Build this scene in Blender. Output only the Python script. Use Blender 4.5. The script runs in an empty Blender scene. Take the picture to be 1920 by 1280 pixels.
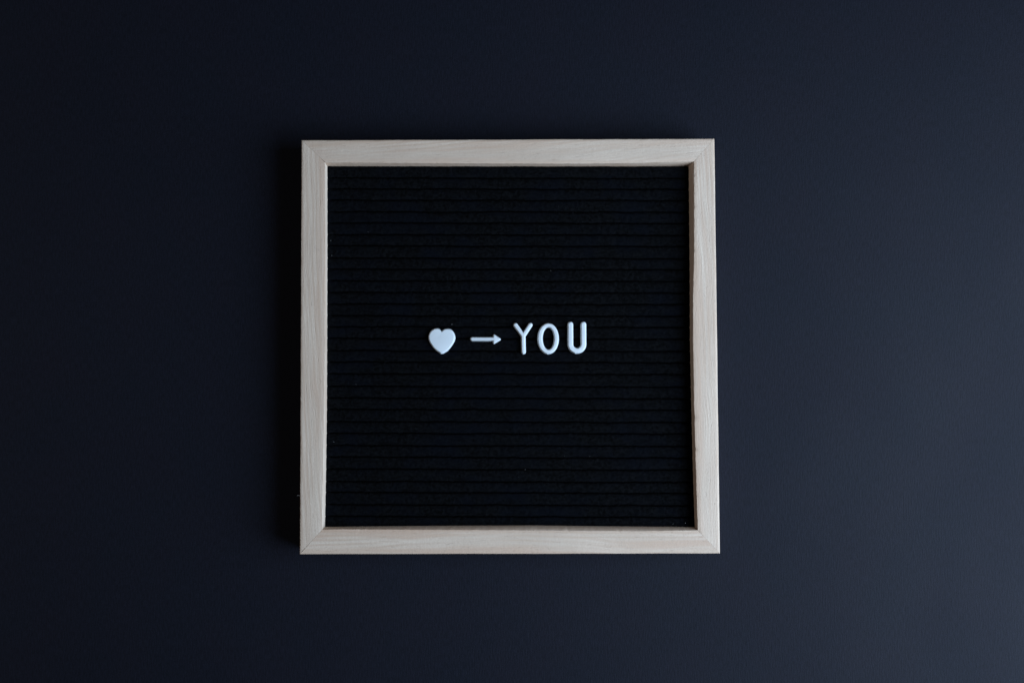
import bpy, bmesh, math, random
import numpy as np
from mathutils import Vector, noise

random.seed(7)
S = bpy.context.scene
C = S.collection
MM = 0.001

# ---------------------------------------------------------------- camera, room light, exposure
cam_data = bpy.data.cameras.new("camera")
cam_data.sensor_width = 36.0
cam_data.lens = 40.0
cam_data.clip_start = 0.02
cam_data.clip_end = 20.0
cam = bpy.data.objects.new("camera", cam_data)
C.objects.link(cam)
cam.location = (0.00577, -0.03213, 0.70908)
cam.rotation_euler = (0.04919, 0.00556, -0.00264)
S.camera = cam

W = bpy.data.worlds.new("World")
S.world = W
W.use_nodes = True
bg = W.node_tree.nodes["Background"]
bg.inputs["Color"].default_value = (1.0, 0.93, 0.88, 1)      # dim, even room light
bg.inputs["Strength"].default_value = 0.05


def window_light(loc, target, sx, sy, watts, col):
    d = bpy.data.lights.new("window_light", 'AREA')
    d.shape = 'RECTANGLE'
    d.size, d.size_y = sx, sy
    d.energy = watts
    d.color = col
    o = bpy.data.objects.new("window_light", d)
    C.objects.link(o)
    o.location = loc
    o.rotation_euler = (Vector(target) - Vector(loc)).to_track_quat('-Z', 'Y').to_euler()
    return o


# one soft window beyond the right edge, a little towards the viewer's side
window = window_light((0.77, -0.19, 0.415), (0.28, -0.06, 0.0), 0.74, 0.86, 12.9, (0.610, 0.775, 1.0))
window.data.spread = math.radians(125)
# weak warm fill lamp added for the right inner wall, standing for room bounce
room = window_light((-1.15, 0.02, 0.50), (0.0, 0.0, 0.0), 0.9, 0.7, 1.9, (1.0, 0.93, 0.92))
room.name = room.data.name = "bounce_fill_light"

S.view_settings.view_transform = 'Standard'
S.view_settings.look = 'None'
S.view_settings.exposure = 0.0
S.view_settings.gamma = 1.0
S.view_settings.use_curve_mapping = False
S.cycles.use_denoising = True
S.cycles.max_bounces = 8

# ---------------------------------------------------------------- helpers
def tag(o, label=None, cat=None, group=None, kind=None):
    for k, v in (("label", label), ("category", cat), ("group", group), ("kind", kind)):
        if v:
            o[k] = v
    return o


def link_mesh(name, verts, faces, mat, parent=None, smooth=True):
    me = bpy.data.meshes.new(name)
    me.from_pydata(verts, [], faces)
    bm = bmesh.new()
    bm.from_mesh(me)
    bmesh.ops.recalc_face_normals(bm, faces=bm.faces[:])
    bm.to_mesh(me)
    bm.free()
    if smooth:
        me.shade_smooth()
    me.materials.append(mat)
    o = bpy.data.objects.new(name, me)
    C.objects.link(o)
    if parent:
        o.parent = parent
    return o


class Nodes:
    def __init__(self, name):
        self.m = bpy.data.materials.new(name)
        self.m.use_nodes = True
        self.t = self.m.node_tree
        self.p = self.t.nodes["Principled BSDF"]

    def n(self, kind, **kw):
        x = self.t.nodes.new(kind)
        for k, v in kw.items():
            if k in x.inputs:
                if hasattr(v, "bl_idname") or isinstance(v, bpy.types.NodeSocket):
                    self.t.links.new(v, x.inputs[k])
                else:
                    x.inputs[k].default_value = v
            else:
                setattr(x, k, v)
        return x

    def link(self, a, b):
        self.t.links.new(a, b)

    def noise(self, vec, scale, detail=3.0, rough=0.55, w=None):
        x = self.n("ShaderNodeTexNoise")
        if w is not None:
            x.noise_dimensions = '4D'
            self.link(w, x.inputs["W"])
        self.link(vec, x.inputs["Vector"])
        x.inputs["Scale"].default_value = scale
        x.inputs["Detail"].default_value = detail
        x.inputs["Roughness"].default_value = rough
        return x.outputs["Fac"]

    def scaled(self, vec, s, loc=(0, 0, 0)):
        x = self.n("ShaderNodeMapping")
        self.link(vec, x.inputs["Vector"])
        x.inputs["Scale"].default_value = s
        x.inputs["Location"].default_value = loc
        return x.outputs["Vector"]

    def ramp(self, fac, lo, hi, a=0.0, b=1.0):
        x = self.n("ShaderNodeMapRange")
        x.interpolation_type = 'SMOOTHSTEP'
        self.link(fac, x.inputs["Value"])
        x.inputs["From Min"].default_value = lo
        x.inputs["From Max"].default_value = hi
        x.inputs["To Min"].default_value = a
        x.inputs["To Max"].default_value = b
        return x.outputs["Result"]

    def mix(self, fac, a, b, blend='MIX'):
        x = self.n("ShaderNodeMix")
        x.data_type = 'RGBA'
        x.blend_type = blend
        for v, i in ((fac, 0), (a, 6), (b, 7)):
            if isinstance(v, bpy.types.NodeSocket):
                self.link(v, x.inputs[i])
            else:
                x.inputs[i].default_value = v
        return x.outputs[2]

    def math(self, op, a, b=0.0):
        x = self.n("ShaderNodeMath")
        x.operation = op
        for v, i in ((a, 0), (b, 1)):
            if isinstance(v, bpy.types.NodeSocket):
                self.link(v, x.inputs[i])
            else:
                x.inputs[i].default_value = v
        return x.outputs[0]

    def bump(self, height, strength, dist, normal=None):
        x = self.n("ShaderNodeBump")
        self.link(height, x.inputs["Height"])
        x.inputs["Strength"].default_value = strength
        x.inputs["Distance"].default_value = dist
        if normal is not None:
            self.link(normal, x.inputs["Normal"])
        return x.outputs["Normal"]

    def set(self, **kw):
        for k, v in kw.items():
            k = k.replace("_", " ")
            if isinstance(v, bpy.types.NodeSocket):
                self.link(v, self.p.inputs[k])
            else:
                self.p.inputs[k].default_value = v


# ---------------------------------------------------------------- materials
def make_paper():
    k = Nodes("navy_ribbed_paper")
    co = k.n("ShaderNodeTexCoord").outputs["Object"]
    warp = k.noise(k.scaled(co, (40, 12, 1)), 1.0, 2)
    fine = k.noise(k.scaled(co, (1250, 210, 1)), 1.0, 2, 0.6)          # laid lines run up and down the sheet
    laid = k.noise(k.scaled(co, (480, 60, 1), (3, 1, 0)), 1.0, 2, 0.5)
    tooth = k.noise(k.scaled(co, (900, 900, 1)), 1.0, 3, 0.6)
    cloud = k.noise(k.scaled(co, (9, 7, 1)), 1.0, 3, 0.5)
    tint = k.noise(k.scaled(co, (26, 22, 1), (5, 2, 0)), 1.0, 2, 0.5)
    base = k.mix(k.ramp(tint, 0.3, 0.7), (0.0030, 0.0047, 0.0092, 1), (0.0043, 0.0047, 0.0092, 1))
    base = k.mix(0.55, base, k.mix(k.ramp(k.math("ADD", k.math("MULTIPLY", fine, 0.6), k.math("MULTIPLY", tooth, 0.4)), 0.32, 0.68), (0.0021, 0.0026, 0.0050, 1), (0.0066, 0.0076, 0.0144, 1)))
    h = k.math('ADD', k.math('MULTIPLY', fine, 0.9), k.math('MULTIPLY', tooth, 0.5))
    h = k.math('ADD', h, k.math('MULTIPLY', laid, 0.25))
    nrm = k.bump(h, 0.45, 0.00022)
    k.set(Base_Color=base, Roughness=k.ramp(cloud, 0.3, 0.7, 0.62, 0.68), Normal=nrm)
    k.p.inputs["Specular IOR Level"].default_value = 0.125
    return k.m


def make_wood():
    k = Nodes("pale_bare_wood")
    a = k.n("ShaderNodeAttribute")
    a.attribute_name = "grain"
    co = a.outputs["Vector"]
    bend = k.noise(k.scaled(co, (9, 30, 30), (1, 2, 3)), 1.0, 2, 0.5)
    off = k.n("ShaderNodeCombineXYZ")
    k.link(k.math('MULTIPLY', k.math('SUBTRACT', bend, 0.5), 0.016), off.inputs[1])
    add = k.n("ShaderNodeVectorMath")
    k.link(co, add.inputs[0])
    k.link(off.outputs[0], add.inputs[1])
    g = add.outputs[0]
    band = k.noise(k.scaled(g, (5, 150, 150)), 1.0, 3, 0.6)              # growth bands
    streak = k.noise(k.scaled(g, (14, 620, 620), (7, 0, 1)), 1.0, 3, 0.6)
    fibre = k.noise(k.scaled(g, (60, 1700, 1700), (2, 5, 0)), 1.0, 3, 0.65)
    pore = k.noise(k.scaled(g, (190, 1900, 1900), (4, 4, 4)), 1.0, 1, 0.5)
    cross = k.noise(k.scaled(co, (420, 90, 90), (9, 1, 2)), 1.0, 2, 0.5)   # faint planer chatter
    fuzz = k.noise(k.scaled(co, (800, 800, 800)), 1.0, 3, 0.7)
    blotch = k.noise(k.scaled(co, (18, 60, 60), (3, 3, 8)), 1.0, 3, 0.5)
    col = k.mix(k.ramp(blotch, 0.3, 0.72), (0.485, 0.397, 0.308, 1), (0.605, 0.514, 0.410, 1))
    # growth rings cut at a slant: long lines that drift together and apart
    sep = k.n("ShaderNodeSeparateXYZ")
    k.link(co, sep.inputs[0])
    drift = k.noise(k.scaled(co, (7, 45, 45), (4, 9, 1)), 1.0, 2, 0.5)
    ph = k.math('ADD', k.math('MULTIPLY', sep.outputs[1], 2300.0), k.math('MULTIPLY', drift, 34.0))
    ph = k.math('ADD', ph, k.math('MULTIPLY', sep.outputs[0], 60.0))
    ring = k.math('SINE', ph)
    patch = k.ramp(k.noise(k.scaled(co, (11, 90, 90), (8, 3, 3)), 1.0, 3, 0.55), 0.40, 0.64)
    col = k.mix(k.math('MULTIPLY', k.ramp(ring, -0.3, 0.9, 0.0, 0.58), patch), col, (0.40, 0.285, 0.20, 1))
    col = k.mix(k.ramp(band, 0.46, 0.68, 0.0, 0.95), col, (0.465, 0.330, 0.235, 1))
    col = k.mix(k.ramp(streak, 0.50, 0.76, 0.0, 0.65), col, (0.50, 0.365, 0.265, 1))
    col = k.mix(k.ramp(streak, 0.22, 0.42, 0.35, 0.0), col, (0.80, 0.66, 0.54, 1))
    col = k.mix(k.ramp(fibre, 0.30, 0.72, 0.42, 0.0), col, (0.46, 0.345, 0.26, 1))
    col = k.mix(k.ramp(pore, 0.68, 0.80, 0.0, 0.32), col, (0.27, 0.195, 0.145, 1))
    col = k.mix(k.ramp(cross, 0.60, 0.80, 0.0, 0.14), col, (0.42, 0.33, 0.26, 1))
    speck = k.noise(k.scaled(co, (900, 1300, 1300), (2, 2, 6)), 1.0, 2, 0.6)
    col = k.mix(k.ramp(speck, 0.25, 0.75, 0.42, 0.0), col, (0.43, 0.34, 0.27, 1))
    # brown edge wood; its amount per rail also paints in lit and shaded walls
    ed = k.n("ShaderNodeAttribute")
    ed.attribute_name = "edge_brown"
    browned = k.math('MULTIPLY', ed.outputs["Fac"], k.ramp(k.noise(k.scaled(co, (60, 500, 500), (1, 8, 2)), 1.0, 3, 0.6), 0.25, 0.65, 0.25, 1.0))
    col = k.mix(browned, col, (0.47, 0.325, 0.225, 1))
    h = k.math('ADD', k.math('MULTIPLY', fibre, 0.8), k.math('MULTIPLY', fuzz, 0.6))
    h = k.math('SUBTRACT', h, k.math('MULTIPLY', k.ramp(pore, 0.64, 0.76), 0.5))
    h = k.math('ADD', h, k.math('MULTIPLY', cross, 0.35))
    k.set(Base_Color=col, Roughness=0.62, Normal=k.bump(h, 0.55, 0.00030))
    k.p.inputs["Specular IOR Level"].default_value = 0.34
    return k.m


def make_felt(name="black_felt", lift=1.0):
    k = Nodes(name)
    co = k.n("ShaderNodeTexCoord").outputs["Object"]
    n1 = k.noise(k.scaled(co, (520, 700, 520)), 1.0, 4, 0.7)
    n2 = k.noise(k.scaled(co, (45, 70, 45), (2, 1, 0)), 1.0, 3, 0.6)
    col = k.mix(k.ramp(n1, 0.32, 0.72), (0.0003 * lift, 0.0004 * lift, 0.0005 * lift, 1), (0.0034 * lift, 0.0038 * lift, 0.0046 * lift, 1))
    col = k.mix(k.ramp(n2, 0.40, 0.75, 0.0, 0.6), col, (0.0016, 0.0024, 0.0048, 1))
    k.set(Base_Color=col, Roughness=0.95, Normal=k.bump(n1, 0.8, 0.0006))
    k.p.inputs["Specular IOR Level"].default_value = 0.04
    return k.m


def make_plastic():
    k = Nodes("white_moulded_plastic")
    co = k.n("ShaderNodeTexCoord").outputs["Object"]
    n1 = k.noise(k.scaled(co, (900, 900, 900)), 1.0, 2, 0.5)
    n2 = k.noise(k.scaled(co, (90, 90, 90)), 1.0, 2, 0.5)
    col = k.mix(k.ramp(n2, 0.3, 0.7), (0.535, 0.585, 0.605, 1), (0.57, 0.62, 0.64, 1))
    k.set(Base_Color=col, Roughness=0.42, Normal=k.bump(n1, 0.06, 0.0001))
    k.p.inputs["Specular IOR Level"].default_value = 0.4
    return k.m


def make_lint():
    k = Nodes("pale_lint")
    co = k.n("ShaderNodeTexCoord").outputs["Object"]
    k.set(Base_Color=k.mix(k.noise(k.scaled(co, (900, 900, 900)), 1.0), (0.25, 0.24, 0.23, 1), (0.5, 0.5, 0.5, 1)), Roughness=0.9)
    return k.m


PAPER, WOOD, FELT, PLASTIC, LINT = make_paper(), make_wood(), make_felt(), make_plastic(), make_lint()
NAP = make_felt("black_felt_fibre", 3.0)  # felt colour lightened to stand for the light the fibres catch

# ---------------------------------------------------------------- the surface underneath
pv, pf = [], []
NX, NY = 40, 28
for j in range(NY + 1):
    for i in range(NX + 1):
        x, y = -0.75 + 1.5 * i / NX, -0.5 + 1.0 * j / NY
        pv.append((x, y, -0.005))
for j in range(NY):
    for i in range(NX):
        q = j * (NX + 1) + i
        pf.append((q, q + 1, q + NX + 2, q + NX + 1))
paper = link_mesh("table_surface", pv, pf, PAPER)
tag(paper, "dark navy paper sheet with fine upright ribs lying under the letter board", kind="structure")

# ---------------------------------------------------------------- letter board
board = bpy.data.objects.new("letter_board", None)
C.objects.link(board)
board.empty_display_size = 0.05
tag(board, "square letter board of black ribbed felt in a pale wood frame", "letter board")

T = 16.0                                   # frame thickness, all lengths here in millimetres
CORNERS = dict(tl=(-127.25, 126.36), tr=(126.75, 126.36), br=(127.25, -126.36), bl=(-126.75, -126.36))
# the moulded inner edge is hand sanded: where the flat face stops, and where the wall meets the felt
FLAT = dict(
    top=[(-112.87, 112.72), (-82.99, 112.27), (-30.49, 111.74), (15.41, 111.4), (48.17, 111.28), (80.92, 111.65), (114.32, 112.51)],
    right=[(114.32, 112.51), (113.81, 63.77), (113.47, 47.37), (112.78, 27.75), (112.51, 1.67), (112.63, -17.82), (112.93, -50.2), (113.56, -82.42), (114.21, -112.58)],
    bottom=[(114.21, -112.58), (79.09, -112.99), (46.86, -112.77), (14.61, -112.38), (-49.94, -111.93), (-101.63, -111.51), (-113.43, -111.81)],
    left=[(-113.43, -111.81), (-113.11, -81.92), (-112.67, -43.16), (-112.27, 2.33), (-112.59, 61.25), (-112.87, 112.72)])
LOW = dict(
    top=[(-112.49, 111.77), (-1.06, 111.35), (75.1, 111.12), (111.83, 111.25)],
    right=[(111.83, 111.25), (111.84, 48.24), (111.53, 2.05), (111.94, -37.32), (112.51, -76.46), (113.29, -111.18)],
    bottom=[(113.29, -111.18), (73.39, -110.78), (47.32, -110.5), (14.72, -110.01), (-57.08, -110.19), (-112.77, -110.73)],
    left=[(-112.77, -110.73), (-112.3, -75.94), (-112.02, -36.73), (-112.07, 2.7), (-112.19, 55.61), (-112.49, 111.77)])
OUTER = dict(top=[CORNERS['tl'], CORNERS['tr']], right=[CORNERS['tr'], CORNERS['br']],
             bottom=[CORNERS['br'], CORNERS['bl']], left=[CORNERS['bl'], CORNERS['tl']])


def resample(pts, n, gap):
    p = np.array(pts, float)
    d = np.linalg.norm(np.diff(p, axis=0), axis=1)
    s = np.concatenate([[0], np.cumsum(d)])
    L = s[-1]
    t = np.linspace(gap, L - gap, n)
    q = np.stack([np.interp(t, s, p[:, 0]), np.interp(t, s, p[:, 1])], 1)
    ker = np.array([1, 2, 3, 4, 3, 2, 1.0]); ker /= ker.sum()
    for _ in range(2):
        r = q.copy()
        for c in (0, 1):
            r[3:-3, c] = np.convolve(q[:, c], ker, 'valid')
        q = r
    return q


def make_rail(side, seed, label, shade_amount=1.0, rough=1.0):
    n = 300
    o = resample(OUTER[side], n, 0.05)
    f = resample(FLAT[side], n, 0.05)
    l = resample(LOW[side], n, 0.05)
    inward = (f.mean(0) - o.mean(0)); inward /= np.linalg.norm(inward)
    along = (o[-1] - o[0]) / np.linalg.norm(o[-1] - o[0])
    rows = []                                           # each: xy array, z array, brown edge amount
    def jit(scale, amp, k, fade=True):
        v = np.array([noise.noise(Vector((i * scale, seed * 3.7 + k, 1.3))) for i in range(n)]) * amp
        if fade:
            e = np.minimum(np.arange(n), np.arange(n)[::-1]) / 6.0
            v *= np.clip(e, 0, 1)
        return v[:, None]
    chips = np.clip(jit(0.45, 1.0, 5) - 0.36, 0, 1) * rough   # little tear-outs along the moulded edge
    out_w = jit(0.03, 0.10, 1) * inward + jit(0.3, 0.03, 2) * inward
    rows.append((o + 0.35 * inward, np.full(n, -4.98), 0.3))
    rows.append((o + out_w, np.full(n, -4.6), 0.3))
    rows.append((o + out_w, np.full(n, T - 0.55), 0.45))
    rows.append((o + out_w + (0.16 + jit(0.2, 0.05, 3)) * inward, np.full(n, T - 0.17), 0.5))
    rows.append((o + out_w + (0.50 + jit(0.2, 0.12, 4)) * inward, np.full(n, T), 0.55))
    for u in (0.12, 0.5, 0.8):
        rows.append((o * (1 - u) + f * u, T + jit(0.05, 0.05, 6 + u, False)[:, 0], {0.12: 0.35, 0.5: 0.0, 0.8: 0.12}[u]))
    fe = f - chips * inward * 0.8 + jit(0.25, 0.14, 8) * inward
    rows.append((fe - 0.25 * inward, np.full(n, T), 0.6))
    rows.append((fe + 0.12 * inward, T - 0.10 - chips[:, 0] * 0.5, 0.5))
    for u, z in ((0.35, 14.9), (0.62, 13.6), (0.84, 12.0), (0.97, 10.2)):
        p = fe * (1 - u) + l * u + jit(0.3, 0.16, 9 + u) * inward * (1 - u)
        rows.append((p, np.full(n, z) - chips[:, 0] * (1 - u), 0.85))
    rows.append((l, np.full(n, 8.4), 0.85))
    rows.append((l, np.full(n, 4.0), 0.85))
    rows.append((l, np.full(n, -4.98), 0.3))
    m = len(rows)
    verts, faces, grain, edge_brown = [], [], [], []
    o0 = o[0]
    for xy, z, w in rows:
        for i in range(n):
            verts.append((xy[i, 0] * MM, xy[i, 1] * MM, float(z[i]) * MM))
            d = xy[i] - o0
            grain.append((float(d @ along) * MM + seed * 0.73, float(d @ inward) * MM + seed * 0.19, float(z[i]) * MM))
            edge_brown.append(w * shade_amount)
    for r in range(m):
        r2 = (r + 1) % m
        for i in range(n - 1):
            faces.append((r * n + i, r * n + i + 1, r2 * n + i + 1, r2 * n + i))
    faces.append(tuple(r * n for r in range(m)))
    faces.append(tuple(r * n + n - 1 for r in range(m))[::-1])
    me = bpy.data.meshes.new("frame_rail")
    me.from_pydata(verts, [], faces)
    at = me.attributes.new("grain", 'FLOAT_VECTOR', 'POINT')
    at.data.foreach_set("vector", np.array(grain, 'f').ravel())
    aw = me.attributes.new("edge_brown", 'FLOAT', 'POINT')
    aw.data.foreach_set("value", np.array(edge_brown, 'f'))
    bm = bmesh.new(); bm.from_mesh(me)
    bmesh.ops.recalc_face_normals(bm, faces=bm.faces[:])
    bm.to_mesh(me); bm.free()
    me.shade_smooth()
    me.set_sharp_from_angle(angle=math.radians(38))
    me.materials.append(WOOD)
    ob = bpy.data.objects.new("frame_rail", me)
    C.objects.link(ob)
    ob.parent = board
    ob["label"] = label
    return ob


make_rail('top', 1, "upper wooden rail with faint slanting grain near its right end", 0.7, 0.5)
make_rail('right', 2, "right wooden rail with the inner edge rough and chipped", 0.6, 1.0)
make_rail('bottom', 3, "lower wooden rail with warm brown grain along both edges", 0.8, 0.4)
make_rail('left', 4, "left wooden rail with straight fine grain and a bright inner wall", 0.0, 0.25)  # no edge browning, so the inner wall facing the window stays bright

# felt panel: a thin backing with the padded ribs standing on it
bx, by = 0.1190, 0.1185
pv = [(sx * bx, sy * by, z) for z in (0.0025, 0.0045) for sx, sy in ((-1, -1), (1, -1), (1, 1), (-1, 1))]
pf = [(0, 1, 2, 3), (4, 5, 6, 7), (0, 1, 5, 4), (1, 2, 6, 5), (2, 3, 7, 6), (3, 0, 4, 7)]
felt_panel = link_mesh("felt_panel", pv, pf, FELT, board, smooth=False)

GROOVE = [112.0, 104.44, 97.63, 90.59, 83.29, 76.34, 69.06, 62.05, 54.42, 47.59, 40.34, 33.16, 26.05, 18.79, 11.86, 4.61, -2.92, -9.86,
          -17.09, -24.8, -32.01, -39.05, -46.58, -53.6, -61.14, -68.29, -75.62, -83.1, -89.8, -97.3, -104.41, -111.9]
TILT = -0.0056                              # the felt sits a third of a degree askew in its frame
FELT_Z = 9.0


def groove_y(k, x):
    return GROOVE[k] + TILT * (x + 100.0) + 0.42 * noise.noise(Vector((x * 0.06, k * 9.1, 0.0))) + 0.27 * noise.noise(Vector((x * 0.30, k * 9.1, 4.0))) + 0.16 * noise.noise(Vector((x * 0.9, k * 9.1, 8.0)))


PROFILE = [(-0.50, -4.2), (-0.50, -1.6), (-0.485, -1.0), (-0.44, -0.55), (-0.36, -0.24), (-0.22, -0.06), (-0.08, 0.0), (0.08, 0.0),
           (0.22, -0.06), (0.36, -0.24), (0.44, -0.55), (0.485, -1.0), (0.50, -1.6), (0.50, -4.2)]
for k in range(31):
    n = 330
    verts, faces = [], []
    for i in range(n):
        x = -113.4 + 227.3 * i / (n - 1)
        pinch = min(1.0, max(0.0, min(x + 111.3, 112.2 - x) / 2.2)) ** 0.6      # the felt is turned in at the ends
        hi = groove_y(k, x) - 0.34 * pinch + 0.02 * (1 - pinch)
        lo = groove_y(k + 1, x) + 0.34 * pinch - 0.02 * (1 - pinch)
        mid, wd = 0.5 * (hi + lo), hi - lo
        for u, z in PROFILE:
            y = mid + u * wd
            top = max(0.0, 1 + z / 1.2)
            dz = (0.16 * noise.noise(Vector((x * 0.5, y * 0.7, k))) + 0.13 * noise.noise(Vector((x * 1.3, y * 1.6, k + 5.5)))) * top
            dy = 0.12 * noise.noise(Vector((x * 1.1, z, k * 2.2 + u)))
            verts.append((x * MM, (y + dy) * MM, (FELT_Z + z + dz) * MM))
    m = len(PROFILE)
    for i in range(n - 1):
        for j in range(m - 1):
            a = i * m + j
            faces.append((a, a + 1, a + m + 1, a + m))
    faces.append(tuple(range(m)))
    faces.append(tuple((n - 1) * m + j for j in range(m))[::-1])
    link_mesh("felt_rib", verts, faces, FELT, felt_panel)

# loose nap on the felt: tens of thousands of short fibres, one mesh
rng = random.Random(5)
verts, faces = [], []
for _ in range(52000):
    k = rng.randrange(31)
    x = rng.uniform(-112.0, 112.0)
    hi, lo = groove_y(k, x) - 0.3, groove_y(k + 1, x) + 0.3
    r = rng.random()
    if r < 0.45:                          # hairs that lean over the grooves
        up = rng.random() < 0.5
        y = (hi - rng.uniform(0, 0.5)) if up else (lo + rng.uniform(0, 0.5))
        z = FELT_Z - rng.uniform(0.1, 0.7)
    else:
        y = rng.uniform(lo + 0.4, hi - 0.4)
        z = FELT_Z - 0.1
    a = rng.uniform(0, math.tau)
    ln = rng.uniform(0.3, 1.3) * (1.6 if rng.random() < 0.04 else 1.0)
    dx, dy, dz = math.cos(a) * ln, math.sin(a) * ln, rng.uniform(0.02, 0.45)
    w = rng.uniform(0.02, 0.045)
    px, py = -math.sin(a) * w, math.cos(a) * w
    b = len(verts)
    for q in ((x - px, y - py, z), (x + px, y + py, z), (x + dx, y + dy, z + dz)):
        verts.append((q[0] * MM, q[1] * MM, q[2] * MM))
    faces.append((b, b + 1, b + 2))
me = bpy.data.meshes.new("felt_nap")
me.from_pydata(verts, [], faces)
me.materials.append(NAP)
nap = bpy.data.objects.new("felt_nap", me)
C.objects.link(nap)
nap.parent = felt_panel
tag(nap, kind="stuff")

# the board's own origin is its underside, where it lies on the paper
board.location.z = -0.005
for part in board.children:
    part.location.z = 0.005

# ---------------------------------------------------------------- white plastic letters and symbols
PX = 0.3276                                # millimetres per unit of the traced outlines


def arc(cx, cy, r, a0, a1, n):
    return [(cx + r * math.cos(a0 + (a1 - a0) * i / n), cy + r * math.sin(a0 + (a1 - a0) * i / n)) for i in range(n + 1)]


def offset_loop(p, d):
    """move a counter-clockwise outline inwards by d"""
    p = np.array(p); n = len(p)
    e = np.roll(p, -1, 0) - p
    e /= np.linalg.norm(e, axis=1)[:, None] + 1e-12
    nl = np.stack([-e[:, 1], e[:, 0]], 1)
    a, b = np.roll(nl, 1, 0), nl
    s = a + b
    den = np.clip((s * s).sum(1), 0.9, 4)
    return p + d * 2 * s / den[:, None]


HT = 2.3
STEPS = [(0.0, -3.0), (0.0, 0.0), (0.40, 1.50), (0.47, 1.88), (0.60, 2.15), (0.78, 2.27), (1.00, 2.30)]


def solid(loops, k=1.0):
    """loops: outline(s) in mm, outer counter-clockwise, a hole clockwise with as many points"""
    verts, faces, tops = [], [], []
    for lp in loops:
        n = len(lp)
        base = len(verts)
        for r, (d, z) in enumerate(STEPS):
            q = offset_loop(lp, d * k)
            verts += [(x * MM, y * MM, z * MM) for x, y in q]
            if r:
                for i in range(n):
                    j = (i + 1) % n
                    faces.append((base + (r - 1) * n + i, base + (r - 1) * n + j, base + r * n + j, base + r * n + i))
        tops.append((base + (len(STEPS) - 1) * n, n))
    if len(loops) == 1:
        b, n = tops[0]
        faces.append(tuple(range(b, b + n)))
    else:
        (b, n), (c, _) = tops
        for i in range(n):
            j = (i + 1) % n
            faces.append((b + i, b + j, c + (n - j) % n, c + (n - i) % n))
    return verts, faces


def add_gate(v, f, x, y, w=0.55, h=0.30):
    """the small moulding stub left at the foot of each character"""
    b = len(v)
    for z in (0.3, 1.7):
        for dx, dy in ((-w, 0.5), (-w * 0.8, -h), (w * 0.8, -h * 0.8), (w, 0.5)):
            v.append(((x + dx) * MM, (y + dy) * MM, z * MM))
    f += [(b, b + 1, b + 2, b + 3), (b + 4, b + 5, b + 6, b + 7)] + [(b + i, b + (i + 1) % 4, b + 4 + (i + 1) % 4, b + 4 + i) for i in range(4)]


def character(name, loops, at, rot, label, cat, group, gate, k=1.0):
    v, f = solid(loops, k)
    if gate:
        add_gate(v, f, *gate)
    o = link_mesh(name, v, f, PLASTIC)
    o.data.set_sharp_from_angle(angle=math.radians(50))
    o.location = (at[0] * MM, at[1] * MM, (FELT_Z - 0.05) * MM)
    o.rotation_euler = (0, 0, math.radians(rot))
    return tag(o, label, cat, group)


def mm(pts):
    return [(x * PX, y * PX) for x, y in pts]


def spline(pts, n=8):
    out = []
    m = len(pts)
    for i in range(m - 1):
        p0 = pts[max(i - 1, 0)]; p1 = pts[i]; p2 = pts[i + 1]; p3 = pts[min(i + 2, m - 1)]
        for j in range(n):
            t = j / n
            out.append(tuple(0.5 * (2 * b + (c - a) * t + (2 * a - 5 * b + 4 * c - d) * t * t + (3 * b - a - 3 * c + d) * t ** 3)
                             for a, b, c, d in zip(p0, p1, p2, p3)))
    out.append(pts[-1])
    return out


# heart: outline walked counter-clockwise from the notch down the left lobe
left = spline([(-0.2, 19.9), (-3.4, 22.9), (-6.6, 24.6), (-10.5, 25.0), (-15.0, 24.0), (-19.0, 21.4), (-22.6, 17.0), (-24.8, 11.0), (-25.1, 6.0),
               (-23.6, 0.0), (-20.6, -5.6), (-15.6, -12.4), (-9.6, -18.2), (-2.4, -23.2)])
right = spline([(2.6, -23.4), (10.0, -18.6), (16.0, -12.6), (20.8, -5.8), (23.9, -0.4), (25.4, 5.6), (25.2, 10.4), (23.0, 16.4), (19.4, 21.0),
                (15.2, 23.6), (10.8, 24.4), (6.6, 24.0), (3.2, 22.6), (0.2, 19.9)])
character("heart_symbol", [mm(left + right)], (-41.3, 2.5), 0,
          "white plastic heart pressed into the felt left of the arrow", "heart", "white plastic characters on the felt", (0.0, -7.6, 0.5, 0.12))

# arrow: a round ended shaft with a blunt head
sh = 4.3
ar = [(-28.4 + x, y) for x, y in arc(sh - 0.4, 0, sh, math.radians(90), math.radians(270), 10)]
ar += [(13.6, -sh)]
ar += arc(16.2, -6.9, 2.3, math.radians(190), math.radians(300), 7)
ar += arc(26.0, -0.2, 2.7, math.radians(-58), math.radians(60), 8)
ar += arc(16.2, 6.9, 2.3, math.radians(60), math.radians(170), 7)
ar += [(13.6, sh)]
character("arrow_symbol", [mm(ar)], (-14.4, 3.8), -0.5,
          "white plastic arrow pointing right from the heart to the word", "arrow", "white plastic characters on the felt", None, 0.85)

# letter Y: three round ended arms that meet
def arms(tips, hw):
    """tips in counter-clockwise order around the meeting point at the origin"""
    out = []
    m = len(tips)
    for i in range(m):
        tx, ty = tips[i]
        a = math.atan2(ty, tx)
        nx, ny = tips[(i + 1) % m]
        b = math.atan2(ny, nx)
        out += arc(tx, ty, hw, a - math.pi / 2, a + math.pi / 2, 12)
        g = (b - a) % math.tau                       # the inner corner towards the next arm
        r = hw / math.sin(g / 2)
        out.append((r * math.cos(a + g / 2), r * math.sin(a + g / 2)))
    return out


character("letter", [mm(arms([(13.4, 20.4), (-14.6, 20.2), (0.5, -30.2)], 4.4))], (8.9, 5.75), 0,
          "white plastic letter Y, first in the word beside the arrow", "letter", "white plastic characters on the felt", (0.1, -11.3, 0.4, 0.05), 0.9)

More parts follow.
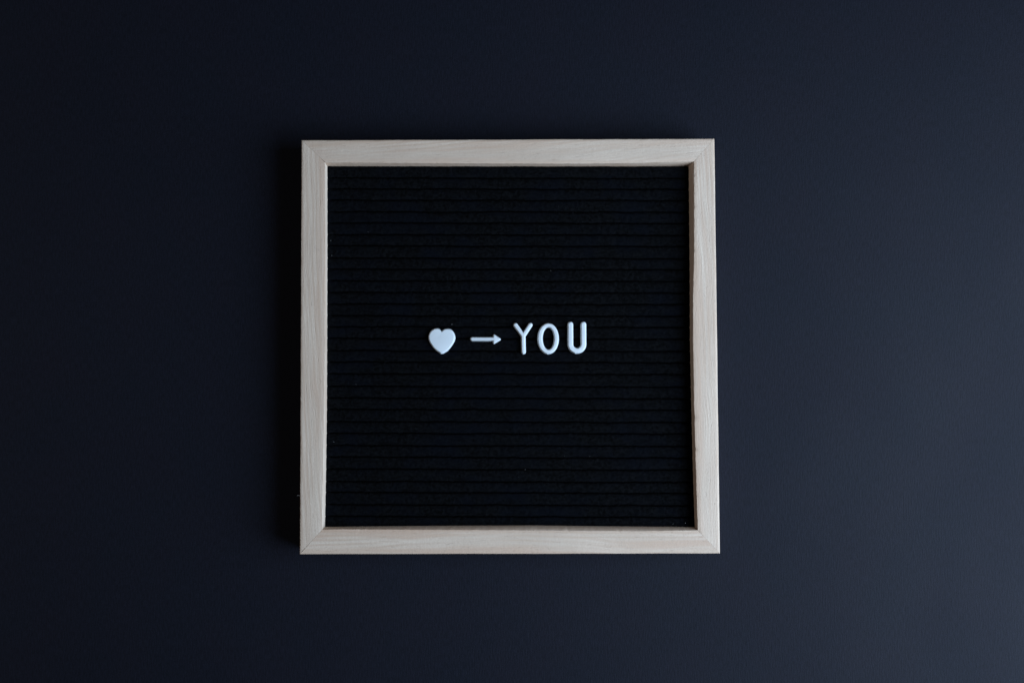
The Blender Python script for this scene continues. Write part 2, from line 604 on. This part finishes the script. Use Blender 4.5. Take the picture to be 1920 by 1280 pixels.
# letter O: a tall oval ring
N = 72
def oval(rx, ry, p, cx=0.0, cy=0.0, cw=False):
    pts = []
    for i in range(N):
        t = math.tau * i / N
        c, s = math.cos(t), math.sin(t)
        pts.append((cx + rx * math.copysign(abs(c) ** p, c), cy + ry * math.copysign(abs(s) ** p, s)))
    return [pts[0]] + pts[:0:-1] if cw else pts


character("letter", [mm(oval(20.5, 29.5, 1.0)), mm(oval(10.3, 20.2, 1.0, 0.3, 0.2, True))], (24.2, 4.0), 0,
          "white plastic letter O standing between the Y and the U", "letter", "white plastic characters on the felt", (-0.3, -9.55, 0.5, 0.14), 0.95)

# letter U: one bent stroke of even width
hw, ro = 5.65, 12.25
u = [(-ro - hw, 0)] + arc(0, -12.5, ro + hw, math.pi, math.tau, 24)
u += arc(ro, 24.6, hw, 0, math.pi, 12)
u += arc(0, -12.5, ro - hw, math.tau, math.pi, 16)
u += arc(-ro, 24.6, hw, 0, math.pi, 12)
u = u[1:]
character("letter", [mm(u)], (41.9, 4.6), 0,
          "white plastic letter U, last in the word and farthest right", "letter", "white plastic characters on the felt", (-0.9, -9.85, 0.5, 0.1), 0.95)

# ---------------------------------------------------------------- lint caught on the felt and frame
verts, faces = [], []
rng = random.Random(11)
SPOTS = [(107.5, -108.8, .20), (100.0, -109.4, .14), (-110.1, 65.1, .10), (-109.4, 55.8, .14), (-35.1, 13.0, .15), (51.3, -95.7, .08),
         (9.9, -76.2, .12), (5.7, -80.4, .08), (33.8, -68.1, .10), (49.5, -68.1, .09), (26.1, 46.1, .09), (51.0, -34.5, .09),
         (-87.0, 70.3, .11), (-94.2, -23.7, .10), (-107.5, -59.0, .10), (31.0, 86.0, .08), (79.0, 12.0, .08), (102.0, 40.0, .06)]
for x, y, r in SPOTS:
    b = len(verts)
    for i in range(6):
        a = math.tau * i / 6
        q = r * rng.uniform(0.6, 1.3)
        verts.append(((x + q * math.cos(a)) * MM, (y + 1.3 * q * math.sin(a)) * MM, (FELT_Z + 0.25) * MM))
    verts.append((x * MM, y * MM, (FELT_Z + 0.25 + r) * MM))
    verts.append((x * MM, y * MM, (FELT_Z - 0.1) * MM))
    for i in range(6):
        j = (i + 1) % 6
        faces += [(b + i, b + j, b + 6), (b + j, b + i, b + 7)]
# one stray fibre on the outer edge of the frame, low on the left
for q0, q1 in (((-126.6, -91.2, 15.6), (-128.7, -91.0, 15.9)), ((-126.7, -90.6, 12.0), (-128.4, -91.6, 12.6))):
    b = len(verts)
    for q, w in ((q0, .10), (q1, .05)):
        verts += [(q[0] * MM, (q[1] - w) * MM, q[2] * MM), (q[0] * MM, (q[1] + w) * MM, q[2] * MM), (q[0] * MM, q[1] * MM, (q[2] + w) * MM)]
    faces += [(b, b + 1, b + 4, b + 3), (b + 1, b + 2, b + 5, b + 4), (b + 2, b, b + 3, b + 5)]
lint = link_mesh("lint", verts, faces, LINT)
tag(lint, "tiny pale specks of lint scattered over the black felt and frame edge", kind="stuff")
